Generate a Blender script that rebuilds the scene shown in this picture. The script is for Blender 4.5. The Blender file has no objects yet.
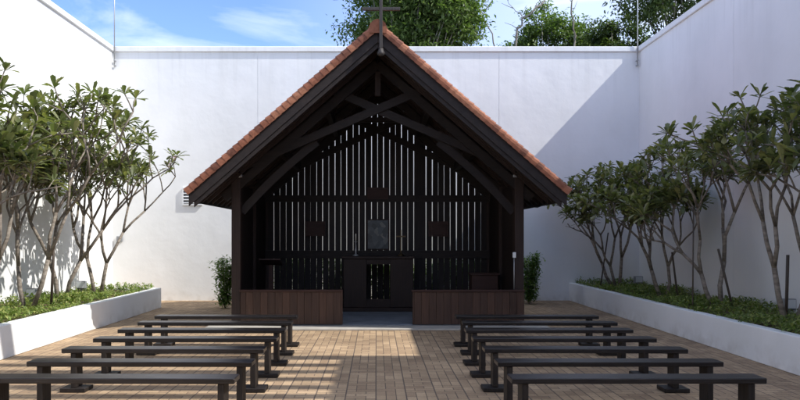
import bpy, math, random
from mathutils import Vector, Matrix
S = bpy.context.scene
COL = S.collection
R = math.radians

# ------------------------------------------------------------ camera
cam = bpy.data.objects.new('camera', bpy.data.cameras.new('camera'))
COL.objects.link(cam); S.camera = cam
cam.location = (0, 0, 1.6); cam.rotation_euler = (R(90), 0, 0)
cam.data.sensor_width = 36; cam.data.lens = 32.4
cam.data.shift_x = 0.030; cam.data.shift_y = 0.04625
cam.data.clip_start = 0.05; cam.data.clip_end = 2000
S.render.resolution_x = 1024; S.render.resolution_y = 512

# ------------------------------------------------------------ light
SUN = Vector((1.0, -0.28, 1.06)).normalized()
EL = math.asin(SUN.z); AZ = math.atan2(SUN.x, SUN.y)
sun = bpy.data.objects.new('sun', bpy.data.lights.new('sun', 'SUN'))
COL.objects.link(sun)
sun.data.energy = 2.75; sun.data.angle = R(0.5); sun.data.color = (1.0, 0.965, 0.91)
sun.rotation_euler = SUN.to_track_quat('Z', 'Y').to_euler()
W = bpy.data.worlds.new('World'); S.world = W; W.use_nodes = True
wn = W.node_tree.nodes; wl = W.node_tree.links; wn.clear()
def wnode(t, **k):
    n = wn.new(t)
    for a, b in k.items(): setattr(n, a, b)
    return n
sky = wnode('ShaderNodeTexSky', sky_type='NISHITA', sun_disc=False)
sky.sun_elevation = EL; sky.sun_rotation = AZ
sky.air_density = 1.0; sky.dust_density = 0.15; sky.ozone_density = 1.6
tc = wnode('ShaderNodeTexCoord')
mp = wnode('ShaderNodeMapping'); mp.inputs['Scale'].default_value = (1.0, 1.0, 4.5); mp.inputs['Rotation'].default_value = (0, 0.18, 0.3)
wl.new(tc.outputs['Generated'], mp.inputs[0])
n1 = wnode('ShaderNodeTexNoise'); n1.inputs['Scale'].default_value = 2.6; n1.inputs['Detail'].default_value = 9
n1.inputs['Roughness'].default_value = 0.55; n1.inputs['Distortion'].default_value = 0.6
wl.new(mp.outputs[0], n1.inputs[0])
rp = wnode('ShaderNodeValToRGB'); rp.color_ramp.elements[0].position = 0.44; rp.color_ramp.elements[1].position = 0.68
wl.new(n1.outputs[0], rp.inputs[0])
# more cloud towards the right (away from the blue left part of the sky)
sx = wnode('ShaderNodeSeparateXYZ'); wl.new(tc.outputs['Generated'], sx.inputs[0])
mr = wnode('ShaderNodeMapRange'); mr.inputs[1].default_value = -0.15; mr.inputs[2].default_value = 0.25
mr.inputs[3].default_value = 0.0; mr.inputs[4].default_value = 0.6
wl.new(sx.outputs[0], mr.inputs[0])
ad = wnode('ShaderNodeMath', operation='ADD', use_clamp=True)
wl.new(rp.outputs[0], ad.inputs[0]); wl.new(mr.outputs[0], ad.inputs[1])
ml = wnode('ShaderNodeMath', operation='MULTIPLY'); ml.inputs[1].default_value = 0.85
wl.new(ad.outputs[0], ml.inputs[0])
mx = wnode('ShaderNodeMix', data_type='RGBA'); mx.inputs[7].default_value = (4.3, 4.7, 5.3, 1)
tn = wnode('ShaderNodeMix', data_type='RGBA', blend_type='MULTIPLY'); tn.inputs[0].default_value = 1.0; tn.inputs[7].default_value = (0.60, 0.67, 0.93, 1)
wl.new(sky.outputs[0], tn.inputs[6])
wl.new(ml.outputs[0], mx.inputs[0]); wl.new(tn.outputs[2], mx.inputs[6])
bg = wnode('ShaderNodeBackground'); bg.inputs[1].default_value = 0.15
wl.new(mx.outputs[2], bg.inputs[0])
wo = wnode('ShaderNodeOutputWorld'); wl.new(bg.outputs[0], wo.inputs[0])
S.view_settings.view_transform = 'Standard'; S.view_settings.look = 'None'
S.view_settings.exposure = 1.0; S.view_settings.gamma = 1.0; S.view_settings.use_curve_mapping = False
S.render.engine = 'CYCLES'
S.cycles.max_bounces = 10; S.cycles.diffuse_bounces = 6

# ------------------------------------------------------------ materials
def mat(name, col, rough=0.8, spec=0.3, metal=0.0):
    m = bpy.data.materials.new(name); m.use_nodes = True
    b = m.node_tree.nodes['Principled BSDF']
    b.inputs['Base Color'].default_value = (*col, 1); b.inputs['Roughness'].default_value = rough
    b.inputs['Specular IOR Level'].default_value = spec; b.inputs['Metallic'].default_value = metal
    return m
def nn(m, t, **k):
    n = m.node_tree.nodes.new(t)
    for a, b in k.items(): setattr(n, a, b)
    return n
def lk(m, a, b): m.node_tree.links.new(a, b)
def ramp(m, src, stops):
    r = nn(m, 'ShaderNodeValToRGB'); e = r.color_ramp.elements
    while len(e) < len(stops): e.new(0.5)
    for i, (p, c) in enumerate(stops): e[i].position = p; e[i].color = (*c, 1)
    lk(m, src, r.inputs[0]); return r.outputs[0]
def noise(m, scale, detail=4, stretch=None, rough=0.5, coord='Object'):
    t = nn(m, 'ShaderNodeTexCoord'); src = t.outputs[coord]
    if stretch:
        q = nn(m, 'ShaderNodeMapping'); q.inputs['Scale'].default_value = stretch
        lk(m, src, q.inputs[0]); src = q.outputs[0]
    n = nn(m, 'ShaderNodeTexNoise'); n.inputs['Scale'].default_value = scale
    n.inputs['Detail'].default_value = detail; n.inputs['Roughness'].default_value = rough
    lk(m, src, n.inputs[0]); return n.outputs[0]
def bump(m, h, strength, dist):
    b = nn(m, 'ShaderNodeBump'); b.inputs['Strength'].default_value = strength; b.inputs['Distance'].default_value = dist
    lk(m, h, b.inputs['Height']); lk(m, b.outputs[0], m.node_tree.nodes['Principled BSDF'].inputs['Normal'])
def base(m, o): lk(m, o, m.node_tree.nodes['Principled BSDF'].inputs['Base Color'])
def mixc(m, f, a, b, mode='MIX'):
    x = nn(m, 'ShaderNodeMix', data_type='RGBA', blend_type=mode)
    for s, v in ((x.inputs[0], f), (x.inputs[6], a), (x.inputs[7], b)):
        if isinstance(v, (int, float)): s.default_value = v
        elif isinstance(v, tuple): s.default_value = (*v, 1)
        else: lk(m, v, s)
    return x.outputs[2]

def plaster(name, c0, c1):
    m = mat(name, c1, 0.75, 0.25)
    a = ramp(m, noise(m, 0.7, 5), [(0.3, c0), (0.62, c1)])
    st = ramp(m, noise(m, 1.6, 7, (1.0, 1.0, 0.35)), [(0.3, (0.965, 0.965, 0.96)), (0.55, (1, 1, 1))])
    a = mixc(m, 1.0, a, st, 'MULTIPLY')
    # thin grime runs under the coping and splash marks at the foot (object z)
    t = nn(m, 'ShaderNodeTexCoord'); sp = nn(m, 'ShaderNodeSeparateXYZ'); lk(m, t.outputs['Object'], sp.inputs[0])
    run = ramp(m, noise(m, 9.0, 3, (1.0, 1.0, 0.05)), [(0.52, (0, 0, 0)), (0.72, (1, 1, 1))])
    top = nn(m, 'ShaderNodeMapRange'); top.inputs[1].default_value = 4.6; top.inputs[2].default_value = 6.3
    top.inputs[3].default_value = 0.0; top.inputs[4].default_value = 0.16; lk(m, sp.outputs[2], top.inputs[0])
    f = nn(m, 'ShaderNodeMath', operation='MULTIPLY'); lk(m, run, f.inputs[0]); lk(m, top.outputs[0], f.inputs[1])
    a = mixc(m, f.outputs[0], a, (0.42, 0.41, 0.38))
    spl = ramp(m, noise(m, 5.0, 6), [(0.42, (0, 0, 0)), (0.66, (1, 1, 1))])
    bot = nn(m, 'ShaderNodeMapRange'); bot.inputs[1].default_value = 0.28; bot.inputs[2].default_value = 0.0
    bot.inputs[3].default_value = 0.0; bot.inputs[4].default_value = 0.4; lk(m, sp.outputs[2], bot.inputs[0])
    f2 = nn(m, 'ShaderNodeMath', operation='MULTIPLY'); lk(m, spl, f2.inputs[0]); lk(m, bot.outputs[0], f2.inputs[1])
    base(m, mixc(m, f2.outputs[0], a, (0.45, 0.41, 0.35)))
    bump(m, noise(m, 2.5, 6), 0.35, 0.03)
    return m
M_wall = plaster('white_plaster', (0.76, 0.765, 0.755), (0.83, 0.83, 0.82))
M_coping = plaster('coping_plaster', (0.74, 0.745, 0.74), (0.82, 0.82, 0.81))
M_plant = plaster('planter_plaster', (0.78, 0.79, 0.78), (0.85, 0.85, 0.84))

def paver():
    """300 mm modules: upright pairs and crosswise pairs of small bricks mixed at random"""
    m = mat('pavers', (0.3, 0.24, 0.2), 0.85, 0.25)
    U = 0.306; V = 0.204
    t = nn(m, 'ShaderNodeTexCoord'); sp = nn(m, 'ShaderNodeSeparateXYZ'); lk(m, t.outputs['Object'], sp.inputs[0])
    def M(op, a, b=None):
        n = nn(m, 'ShaderNodeMath', operation=op)
        for i, v in enumerate((a, b)):
            if v is None: continue
            if isinstance(v, (int, float)): n.inputs[i].default_value = v
            else: lk(m, v, n.inputs[i])
        return n.outputs[0]
    X = M('ADD', sp.outputs[0], 40*U); ci = M('FLOOR', M('DIVIDE', X, U))
    Y = M('ADD', M('ADD', sp.outputs[1], 60*V), M('MULTIPLY', ci, 0.068))
    cj = M('FLOOR', M('DIVIDE', Y, V))
    u = M('SUBTRACT', X, M('MULTIPLY', ci, U)); v = M('SUBTRACT', Y, M('MULTIPLY', cj, V))
    cb = nn(m, 'ShaderNodeCombineXYZ'); lk(m, ci, cb.inputs[0]); lk(m, cj, cb.inputs[1])
    w = nn(m, 'ShaderNodeTexWhiteNoise', noise_dimensions='2D'); lk(m, cb.outputs[0], w.inputs[0])
    isB = M('GREATER_THAN', w.outputs[0], 0.55)
    def cell(du, dv, shift):
        r_ = M('FLOOR', M('DIVIDE', v, dv)); uu = M('ADD', u, M('MULTIPLY', r_, shift))
        k = M('FLOOR', M('DIVIDE', uu, du)); fu = M('SUBTRACT', uu, M('MULTIPLY', k, du)); fv = M('SUBTRACT', v, M('MULTIPLY', r_, dv))
        eu = M('MINIMUM', fu, M('SUBTRACT', du, fu)); ev = M('MINIMUM', fv, M('SUBTRACT', dv, fv))
        return M('MINIMUM', eu, ev), M('ADD', M('MULTIPLY', k, 3.7), M('MULTIPLY', r_, 11.3))
    eA, iA = cell(0.102, 0.204, 0.0); eB, iB = cell(0.204, 0.102, 0.102)
    def sel(a_, b_): return M('ADD', M('MULTIPLY', a_, M('SUBTRACT', 1.0, isB)), M('MULTIPLY', b_, isB))
    e_ = sel(eA, eB); id_ = sel(iA, iB)
    edge = M('MINIMUM', u, M('SUBTRACT', U, u)); e2 = M('MULTIPLY', edge, 0.62); e_ = M('MINIMUM', e_, e2)
    mr_ = nn(m, 'ShaderNodeMapRange'); mr_.inputs[1].default_value = 0.0022; mr_.inputs[2].default_value = 0.0055
    lk(m, e_, mr_.inputs[0]); body = mr_.outputs[0]
    c3 = nn(m, 'ShaderNodeCombineXYZ'); lk(m, ci, c3.inputs[0]); lk(m, cj, c3.inputs[1]); lk(m, id_, c3.inputs[2])
    w2 = nn(m, 'ShaderNodeTexWhiteNoise', noise_dimensions='3D'); lk(m, c3.outputs[0], w2.inputs[0])
    bc = ramp(m, w2.outputs[0], [(0.0, (0.335, 0.235, 0.15)), (0.5, (0.41, 0.295, 0.185)), (1.0, (0.49, 0.355, 0.225))])
    blot = ramp(m, noise(m, 1.3, 8), [(0.3, (0.72, 0.70, 0.68)), (0.62, (1.05, 1.03, 1.0))])
    fine = ramp(m, noise(m, 40, 4), [(0.3, (0.85, 0.85, 0.85)), (0.7, (1.1, 1.1, 1.1))])
    c = mixc(m, 1.0, bc, blot, 'MULTIPLY'); c = mixc(m, 1.0, c, fine, 'MULTIPLY')
    st = ramp(m, noise(m, 4.5, 5), [(0.66, (0, 0, 0)), (0.74, (1, 1, 1))]); c = mixc(m, M('MULTIPLY', st, 0.35), c, (0.16, 0.13, 0.10))
    base(m, mixc(m, body, (0.13, 0.10, 0.078), c)); bump(m, body, 0.6, 0.006)
    return m
M_pave = paver()

def concrete(name, c0, c1, sc=3):
    m = mat(name, c1, 0.8, 0.3)
    a = ramp(m, noise(m, sc, 7), [(0.3, c0), (0.65, c1)]); base(m, a)
    bump(m, noise(m, 30, 5), 0.2, 0.004); return m
M_apron = concrete('apron_concrete', (0.34, 0.32, 0.28), (0.46, 0.43, 0.38))
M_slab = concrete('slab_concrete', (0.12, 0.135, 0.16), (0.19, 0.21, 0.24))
M_soil = concrete('soil', (0.05, 0.035, 0.02), (0.16, 0.12, 0.06), 9)
M_earth = concrete('earth', (0.06, 0.08, 0.03), (0.12, 0.12, 0.06), 0.4)

def wood(name, c0, c1, board=0.0, axis=0, rough=0.6, stretch=(14, 14, 0.7)):
    m = mat(name, c1, rough, 0.35)
    a = ramp(m, noise(m, 3.0, 7, stretch, 0.65), [(0.28, c0), (0.7, c1)])
    if board:
        t = nn(m, 'ShaderNodeTexCoord'); sp = nn(m, 'ShaderNodeSeparateXYZ'); lk(m, t.outputs['Object'], sp.inputs[0])
        d = nn(m, 'ShaderNodeMath', operation='DIVIDE'); d.inputs[1].default_value = board; lk(m, sp.outputs[axis], d.inputs[0])
        f = nn(m, 'ShaderNodeMath', operation='FLOOR'); lk(m, d.outputs[0], f.inputs[0])
        w = nn(m, 'ShaderNodeTexWhiteNoise', noise_dimensions='1D'); lk(m, f.outputs[0], w.inputs['W'])
        v = ramp(m, w.outputs[0], [(0.0, (0.78, 0.76, 0.74)), (0.6, (1.0, 1.0, 1.0)), (1.0, (1.22, 1.16, 1.10))])
        a = mixc(m, 1.0, a, v, 'MULTIPLY')
    base(m, a); bump(m, noise(m, 3.0, 7, stretch, 0.65), 0.4, 0.004)
    return m
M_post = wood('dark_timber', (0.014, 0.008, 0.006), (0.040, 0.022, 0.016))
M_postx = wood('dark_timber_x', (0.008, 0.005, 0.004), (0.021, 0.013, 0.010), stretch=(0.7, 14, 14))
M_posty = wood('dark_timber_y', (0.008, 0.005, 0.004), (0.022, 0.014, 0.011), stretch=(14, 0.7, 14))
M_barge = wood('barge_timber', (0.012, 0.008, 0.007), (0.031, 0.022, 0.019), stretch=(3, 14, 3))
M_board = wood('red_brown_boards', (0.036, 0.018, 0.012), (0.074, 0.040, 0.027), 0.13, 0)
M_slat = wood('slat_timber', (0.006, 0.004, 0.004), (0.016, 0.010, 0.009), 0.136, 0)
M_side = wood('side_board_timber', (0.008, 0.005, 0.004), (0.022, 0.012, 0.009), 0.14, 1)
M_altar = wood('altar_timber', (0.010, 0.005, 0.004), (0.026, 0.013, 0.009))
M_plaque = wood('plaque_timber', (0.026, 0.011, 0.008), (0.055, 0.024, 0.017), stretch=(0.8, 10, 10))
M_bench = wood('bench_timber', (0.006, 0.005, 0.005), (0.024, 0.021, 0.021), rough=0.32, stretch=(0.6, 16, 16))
def worn(m):
    """each bench weathered a little differently, with paler worn patches"""
    b = m.node_tree.nodes['Principled BSDF']; src = b.inputs['Base Color'].links[0].from_socket
    oi = nn(m, 'ShaderNodeObjectInfo')
    v = ramp(m, oi.outputs['Random'], [(0.0, (0.75, 0.75, 0.76)), (1.0, (1.35, 1.30, 1.24))])
    wp = ramp(m, noise(m, 2.2, 7, (1.0, 5.0, 5.0)), [(0.5, (1, 1, 1)), (0.72, (2.1, 2.0, 1.9))])
    base(m, mixc(m, 1.0, mixc(m, 1.0, src, v, 'MULTIPLY'), wp, 'MULTIPLY'))
worn(M_bench)
M_benchleg = wood('bench_leg_timber', (0.007, 0.005, 0.0045), (0.026, 0.019, 0.015), rough=0.6)
def tile_mat():
    m = mat('terracotta', (0.42, 0.17, 0.09), 0.75, 0.3)
    g = nn(m, 'ShaderNodeNewGeometry')
    a = ramp(m, g.outputs['Random Per Island'], [(0.0, (0.15, 0.062, 0.042)), (0.5, (0.30, 0.115, 0.065)), (1.0, (0.42, 0.19, 0.11))])
    b = ramp(m, noise(m, 14, 6), [(0.3, (0.62, 0.6, 0.58)), (0.6, (1, 1, 1))])
    base(m, mixc(m, 1.0, a, b, 'MULTIPLY')); bump(m, noise(m, 60, 3), 0.2, 0.003); return m
M_tile = tile_mat()
M_bark = mat('frangipani_bark', (0.26, 0.22, 0.18), 0.85, 0.2)
base(M_bark, ramp(M_bark, noise(M_bark, 9, 6, (1, 1, 2.5)), [(0.3, (0.12, 0.10, 0.08)), (0.65, (0.30, 0.26, 0.215))]))
bump(M_bark, noise(M_bark, 25, 5), 0.5, 0.01)
M_bark2 = mat('pale_bark', (0.3, 0.28, 0.25), 0.9, 0.1)
base(M_bark2, ramp(M_bark2, noise(M_bark2, 3, 6), [(0.3, (0.16, 0.14, 0.12)), (0.65, (0.36, 0.33, 0.29))]))
def leaf_mat(name, stops, trans=0.3, rough=0.45):
    m = mat(name, stops[1][1], rough, 0.4)
    g = nn(m, 'ShaderNodeNewGeometry')
    a = ramp(m, g.outputs['Random Per Island'], stops); base(m, a)
    t = nn(m, 'ShaderNodeBsdfTranslucent'); lk(m, mixc(m, 1.0, a, (1.2, 1.5, 0.6), 'MULTIPLY'), t.inputs[0])
    x = nn(m, 'ShaderNodeMixShader'); x.inputs[0].default_value = trans
    lk(m, m.node_tree.nodes['Principled BSDF'].outputs[0], x.inputs[1]); lk(m, t.outputs[0], x.inputs[2])
    lk(m, x.outputs[0], m.node_tree.nodes['Material Output'].inputs[0]); return m
M_leaf = leaf_mat('frangipani_leaf', [(0.0, (0.075, 0.085, 0.035)), (0.55, (0.15, 0.17, 0.07)), (1.0, (0.29, 0.27, 0.12))])
M_cover = leaf_mat('ground_cover_leaf', [(0.0, (0.09, 0.13, 0.03)), (0.6, (0.19, 0.26, 0.06)), (1.0, (0.36, 0.36, 0.12))])
M_bush = leaf_mat('shrub_leaf', [(0.0, (0.05, 0.10, 0.02)), (0.6, (0.13, 0.22, 0.05)), (1.0, (0.28, 0.36, 0.12))])
M_far = leaf_mat('crown_leaf', [(0.0, (0.07, 0.11, 0.035)), (0.6, (0.15, 0.21, 0.07)), (1.0, (0.27, 0.32, 0.13))], 0.35)
M_far2 = leaf_mat('crown_leaf_light', [(0.0, (0.07, 0.11, 0.035)), (0.6, (0.15, 0.21, 0.07)), (1.0, (0.25, 0.30, 0.12))], 0.35)
M_far3 = leaf_mat('crown_leaf_dark', [(0.0, (0.04, 0.065, 0.022)), (0.6, (0.085, 0.125, 0.042)), (1.0, (0.16, 0.20, 0.07))], 0.25)
M_pink = mat('frangipani_petal', (0.65, 0.12, 0.22), 0.5)
M_metal = mat('galvanised_metal', (0.42, 0.43, 0.44), 0.45, 0.5, 0.6)
M_grey = mat('grey_painted_metal', (0.22, 0.23, 0.24), 0.5, 0.5)
M_white = mat('white_painted_metal', (0.75, 0.76, 0.76), 0.45, 0.4)
M_black = mat('black_void', (0.02, 0.02, 0.022), 0.5)
M_cross = wood('weathered_cross_timber', (0.03, 0.026, 0.024), (0.07, 0.062, 0.057))
M_brass = mat('dull_brass', (0.10, 0.07, 0.035), 0.5, 0.5, 0.6)
M_wax = mat('wax', (0.7, 0.66, 0.55), 0.5)
M_glass = mat('lens_glass', (0.55, 0.58, 0.6), 0.15, 0.6)
M_stake = wood('stake_timber', (0.05, 0.04, 0.032), (0.11, 0.085, 0.065))
M_pict = mat('picture_print', (0.06, 0.08, 0.10), 0.3, 0.5)
vo = nn(M_pict, 'ShaderNodeTexVoronoi'); vo.inputs['Scale'].default_value = 9
_t = nn(M_pict, 'ShaderNodeTexCoord'); lk(M_pict, _t.outputs['Object'], vo.inputs[0])
_s = nn(M_pict, 'ShaderNodeSeparateColor'); lk(M_pict, vo.outputs['Color'], _s.inputs[0])
base(M_pict, ramp(M_pict, _s.outputs[0], [(0.0, (0.02, 0.03, 0.035)), (0.6, (0.05, 0.07, 0.08)), (1.0, (0.12, 0.13, 0.12))]))
M_canopy = mat('canopy_metal', (0.8, 0.8, 0.8), 0.6)  # white so the unseen canopy bounces light into the court

# ------------------------------------------------------------ mesh builder
class MB:
    def __init__(s): s.v = []; s.f = []; s.sm = []
    def add(s, vs, fs, smooth=False):
        n = len(s.v); s.v += [tuple(v) for v in vs]; s.f += [tuple(i + n for i in f) for f in fs]; s.sm += [smooth] * len(fs)
    def box(s, x0, x1, y0, y1, z0, z1):
        s.add([(x0,y0,z0),(x1,y0,z0),(x1,y1,z0),(x0,y1,z0),(x0,y0,z1),(x1,y0,z1),(x1,y1,z1),(x0,y1,z1)],
              [(0,3,2,1),(4,5,6,7),(0,1,5,4),(1,2,6,5),(2,3,7,6),(3,0,4,7)])
    def cbox(s, x0, x1, y0, y1, z0, z1, c=0.006):
        """box with chamfered edges"""
        vs = []; X = (x0, x1); Y = (y0, y1); Z = (z0, z1); idx = {}
        for i in (0, 1):
            for j in (0, 1):
                for k in (0, 1):
                    sx, sy, sz = 1-2*i, 1-2*j, 1-2*k
                    for a in range(3):
                        p = [X[i]+sx*c, Y[j]+sy*c, Z[k]+sz*c]; p[a] = (X[i], Y[j], Z[k])[a]
                        idx[(i,j,k,a)] = len(vs); vs.append(tuple(p))
        F = []
        for a in range(3):
            o = [b for b in range(3) if b != a]
            for e in (0, 1):
                q = []
                for (u, w) in ((0,0),(1,0),(1,1),(0,1)):
                    t = [0,0,0]; t[a] = e; t[o[0]] = u; t[o[1]] = w; q.append(idx[(*t, a)])
                F.append(q)
        for a in range(3):
            o = [b for b in range(3) if b != a]
            for u in (0,1):
                for w in (0,1):
                    t0 = [0,0,0]; t1 = [0,0,0]; t1[a] = 1
                    for t in (t0, t1): t[o[0]] = u; t[o[1]] = w
                    F.append([idx[(*t0, o[0])], idx[(*t0, o[1])], idx[(*t1, o[1])], idx[(*t1, o[0])]])
        for i in (0,1):
            for j in (0,1):
                for k in (0,1): F.append([idx[(i,j,k,0)], idx[(i,j,k,1)], idx[(i,j,k,2)]])
        ctr = Vector(((x0+x1)/2,(y0+y1)/2,(z0+z1)/2)); G = []
        for f in F:
            p = [Vector(vs[i]) for i in f]; n = (p[1]-p[0]).cross(p[2]-p[0]); m = sum(p, Vector())/len(p)
            G.append(tuple(f) if n.dot(m-ctr) > 0 else tuple(reversed(f)))
        s.add(vs, G)
    def prism(s, pts, y0, y1):
        """polygon in xz (any order) extruded along y"""
        n = len(pts)
        A = sum(pts[i][0]*pts[(i+1)%n][1]-pts[(i+1)%n][0]*pts[i][1] for i in range(n))
        if A < 0: pts = list(reversed(pts))
        vs = [(p[0], y0, p[1]) for p in pts] + [(p[0], y1, p[1]) for p in pts]
        fs = [tuple(range(n)), tuple(reversed(range(n, 2*n)))]
        for i in range(n):
            j = (i+1) % n; fs.append((i, n+i, n+j, j))
        s.add(vs, fs)
    def bar(s, a, b, w, h, up=(0,0,1)):
        """rectangular bar from a to b"""
        a = Vector(a); b = Vector(b); d = (b-a).normalized(); u = Vector(up)
        r = d.cross(u).normalized(); u = r.cross(d).normalized(); r = r*w/2; u = u*h/2
        s.add([a-r-u, a+r-u, a+r+u, a-r+u, b-r-u, b+r-u, b+r+u, b-r+u],
              [(0,1,2,3),(7,6,5,4),(0,4,5,1),(1,5,6,2),(2,6,7,3),(3,7,4,0)])
    def tube(s, pts, rad, n=8, cap=True):
        pts = [Vector(p) for p in pts]; rings = []
        if not isinstance(rad, (list, tuple)): rad = [rad]*len(pts)
        ref = None; vs = []
        for i, p in enumerate(pts):
            d = (pts[min(i+1, len(pts)-1)] - pts[max(i-1, 0)]).normalized()
            if ref is None: ref = d.orthogonal().normalized()
            u = (ref - d*ref.dot(d)).normalized(); ref = u; w = d.cross(u)
            for k in range(n):
                t = 2*math.pi*k/n; vs.append(p + (u*math.cos(t)+w*math.sin(t))*rad[i])
        fs = []
        for i in range(len(pts)-1):
            for k in range(n):
                j = (k+1) % n; fs.append((i*n+k, i*n+j, (i+1)*n+j, (i+1)*n+k))
        if cap:
            fs.append(tuple(reversed(range(n)))); fs.append(tuple(range((len(pts)-1)*n, len(pts)*n)))
        s.add(vs, fs, True)
    def lathe(s, prof, c=(0,0,0), n=16):
        vs = []; m = len(prof)
        for r, z in prof:
            for k in range(n):
                t = 2*math.pi*k/n; vs.append((c[0]+r*math.cos(t), c[1]+r*math.sin(t), c[2]+z))
        fs = []
        for i in range(m-1):
            for k in range(n):
                j = (k+1) % n; fs.append((i*n+k, i*n+j, (i+1)*n+j, (i+1)*n+k))
        fs.append(tuple(reversed(range(n)))); fs.append(tuple(range((m-1)*n, m*n)))
        s.add(vs, fs, True)
    def build(s, name, m, parent=None, loc=None):
        me = bpy.data.meshes.new(name); me.from_pydata(s.v, [], s.f); me.materials.append(m)
        me.polygons.foreach_set('use_smooth', s.sm); me.update()
        o = bpy.data.objects.new(name, me); COL.objects.link(o)
        if parent: o.parent = parent
        if loc: o.location = loc
        return o
def tag(o, label=None, cat=None, group=None, kind=None):
    if label: o['label'] = label
    if cat: o['category'] = cat
    if group: o['group'] = group
    if kind: o['kind'] = kind
    return o
def thing(name, label, cat, loc=(0,0,0), group=None):
    o = bpy.data.objects.new(name, None); COL.objects.link(o); o.location = loc; o.empty_display_size = 0.2
    return tag(o, label, cat, group)
def copy_tree(o, parent=None):
    c = o.copy(); COL.objects.link(c); c.parent = parent
    for ch in [x for x in COL.objects if x.parent == o]: copy_tree(ch, c)
    return c

# ------------------------------------------------------------ ground and paving
WX = 6.63; WY = 18.14; WZ = 6.39; PX = 4.86; RY = -4.5
b = MB(); b.add([(-900,-900,-0.06),(900,-900,-0.06),(900,900,-0.06),(-900,900,-0.06)], [(0,1,2,3)])
tag(b.build('ground', M_earth), kind='structure')
b = MB(); b.box(-WX, WX, RY, WY, -0.05, 0.0); tag(b.build('pavement', M_pave), kind='structure')
CX = 0.03; CF = 12.8; CB = 16.1
b = MB(); b.cbox(CX-3.0, CX+3.0, 12.30, 12.78, 0.0015, 0.03, 0.006); tag(b.build('path_apron', M_apron), kind='structure')

# ------------------------------------------------------------ courtyard walls
def wall(name, label, x0, x1, y0, y1, seams, axis):
    t = thing(name, label, 'wall', ((x0+x1)/2, (y0+y1)/2, 0), None)
    ox, oy = (x0+x1)/2, (y0+y1)/2
    b = MB(); pts = sorted([(x0 if axis == 0 else y0)] + seams + [(x1 if axis == 0 else y1)])
    g = 0.006
    for i in range(len(pts)-1):
        a, c = pts[i] + (g if i else 0), pts[i+1] - (g if i < len(pts)-2 else 0)
        if axis == 0: b.box(a-ox, c-ox, y0-oy, y1-oy, -0.05, WZ-0.13)
        else: b.box(x0-ox, x1-ox, a-oy, c-oy, -0.05, WZ-0.13)
        if i < len(pts)-2:   # recessed back of the joint
            if axis == 0: b.box(c-ox, c+2*g-ox, y0+0.012-oy, y1-0.012-oy, -0.05, WZ-0.13)
            else: b.box(x0+0.012-ox, x1-0.012-ox, c-oy, c+2*g-oy, -0.05, WZ-0.13)
    b.build('wall_face', M_wall, t)
    b = MB(); e = 0.05
    if axis == 0: b.cbox(x0-ox+0.001, x1-ox-0.001, y0-oy-e, y1-oy+e, WZ-0.13, WZ, 0.012)
    else: b.cbox(x0-ox-e, x1-ox+e, y0-oy, y1-oy, WZ-0.13, WZ, 0.012)
    b.build('coping', M_coping, t)
    return t
wall('courtyard_wall', 'tall white plastered wall straight behind the chapel', -WX, WX, WY, WY+0.25, [-2.98, 3.1], 0)
wall('courtyard_wall', 'tall sunlit white side wall behind the left planter', -WX-0.25, -WX, RY, WY+0.25, [13.3, 6.0, 0.0], 1)
wall('courtyard_wall', 'tall shaded white side wall behind the right planter', WX, WX+0.25, RY, WY+0.25, [13.35, 6.0, 0.0], 1)
wall('courtyard_wall', 'white wall closing the courtyard behind the camera', -WX, WX, RY-0.25, RY, [], 0)

# unseen louvred canopy added above the frame, shaped to cast the striped shade
t = thing('shade_canopy', 'unseen flat louvred canopy added wall to wall to cast the striped courtyard shade', 'canopy', (0, 0, WZ-0.11))
b = MB(); b.box(-WX+0.002, WX-0.002, 7.72, 8.02, 0, 0.1); b.build('edge_beam', M_canopy, t)
b = MB(); b.box(5.52, WX-0.002, 4.3, 7.71, 0.0, 0.08); b.build('solid_panel', M_canopy, t)  # sized for the unbroken shade beside the stripes
b = MB(); y = 7.42
while y > 4.5:
    b.box(-WX+0.002, 5.51, y-0.21, y, 0.02, 0.05); y -= 0.44
b.build('louvre', M_canopy, t)

# ------------------------------------------------------------ planters
def planter(sgn, y0, y1, label):
    t = thing('planter', label, 'planter', (sgn*(PX+WX)/2, (y0+y1)/2, 0))
    ox, oy = sgn*(PX+WX)/2, (y0+y1)/2
    b = MB(); x0, x1 = sorted((sgn*PX, sgn*(PX+0.15)))
    b.cbox(x0-ox, x1-ox, y0-oy, y1-oy, 0.002, 0.45, 0.008); b.build('front_panel', M_plant, t)
    x2, x3 = sorted((sgn*(PX+0.151), sgn*(WX-0.002)))
    if y1 < WY-0.1:
        b = MB(); b.cbox(x2-ox, x3-ox, y1-0.15-oy, y1-oy, 0.002, 0.449, 0.008); b.build('end_panel', M_plant, t)
        ye = y1-0.152
    else: ye = y1
    b = MB(); nx, ny = 10, 90; vs = []; rnd = random.Random(5)
    for j in range(ny+1):
        for i in range(nx+1):
            vs.append((x2-ox+(x3-x2)*i/nx, y0-oy+(ye-y0)*j/ny, 0.40+rnd.uniform(-0.015, 0.03)))
    b.add(vs, [(j*(nx+1)+i, j*(nx+1)+i+1, (j+1)*(nx+1)+i+1, (j+1)*(nx+1)+i) for j in range(ny) for i in range(nx)], True)
    b.build('soil', M_soil, t)
planter(-1, 2.0, 16.3, 'low white planter box with sunlit ground cover along left wall')
planter(1, 2.0, WY-0.002, 'low white planter box in shade along the right wall')

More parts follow.
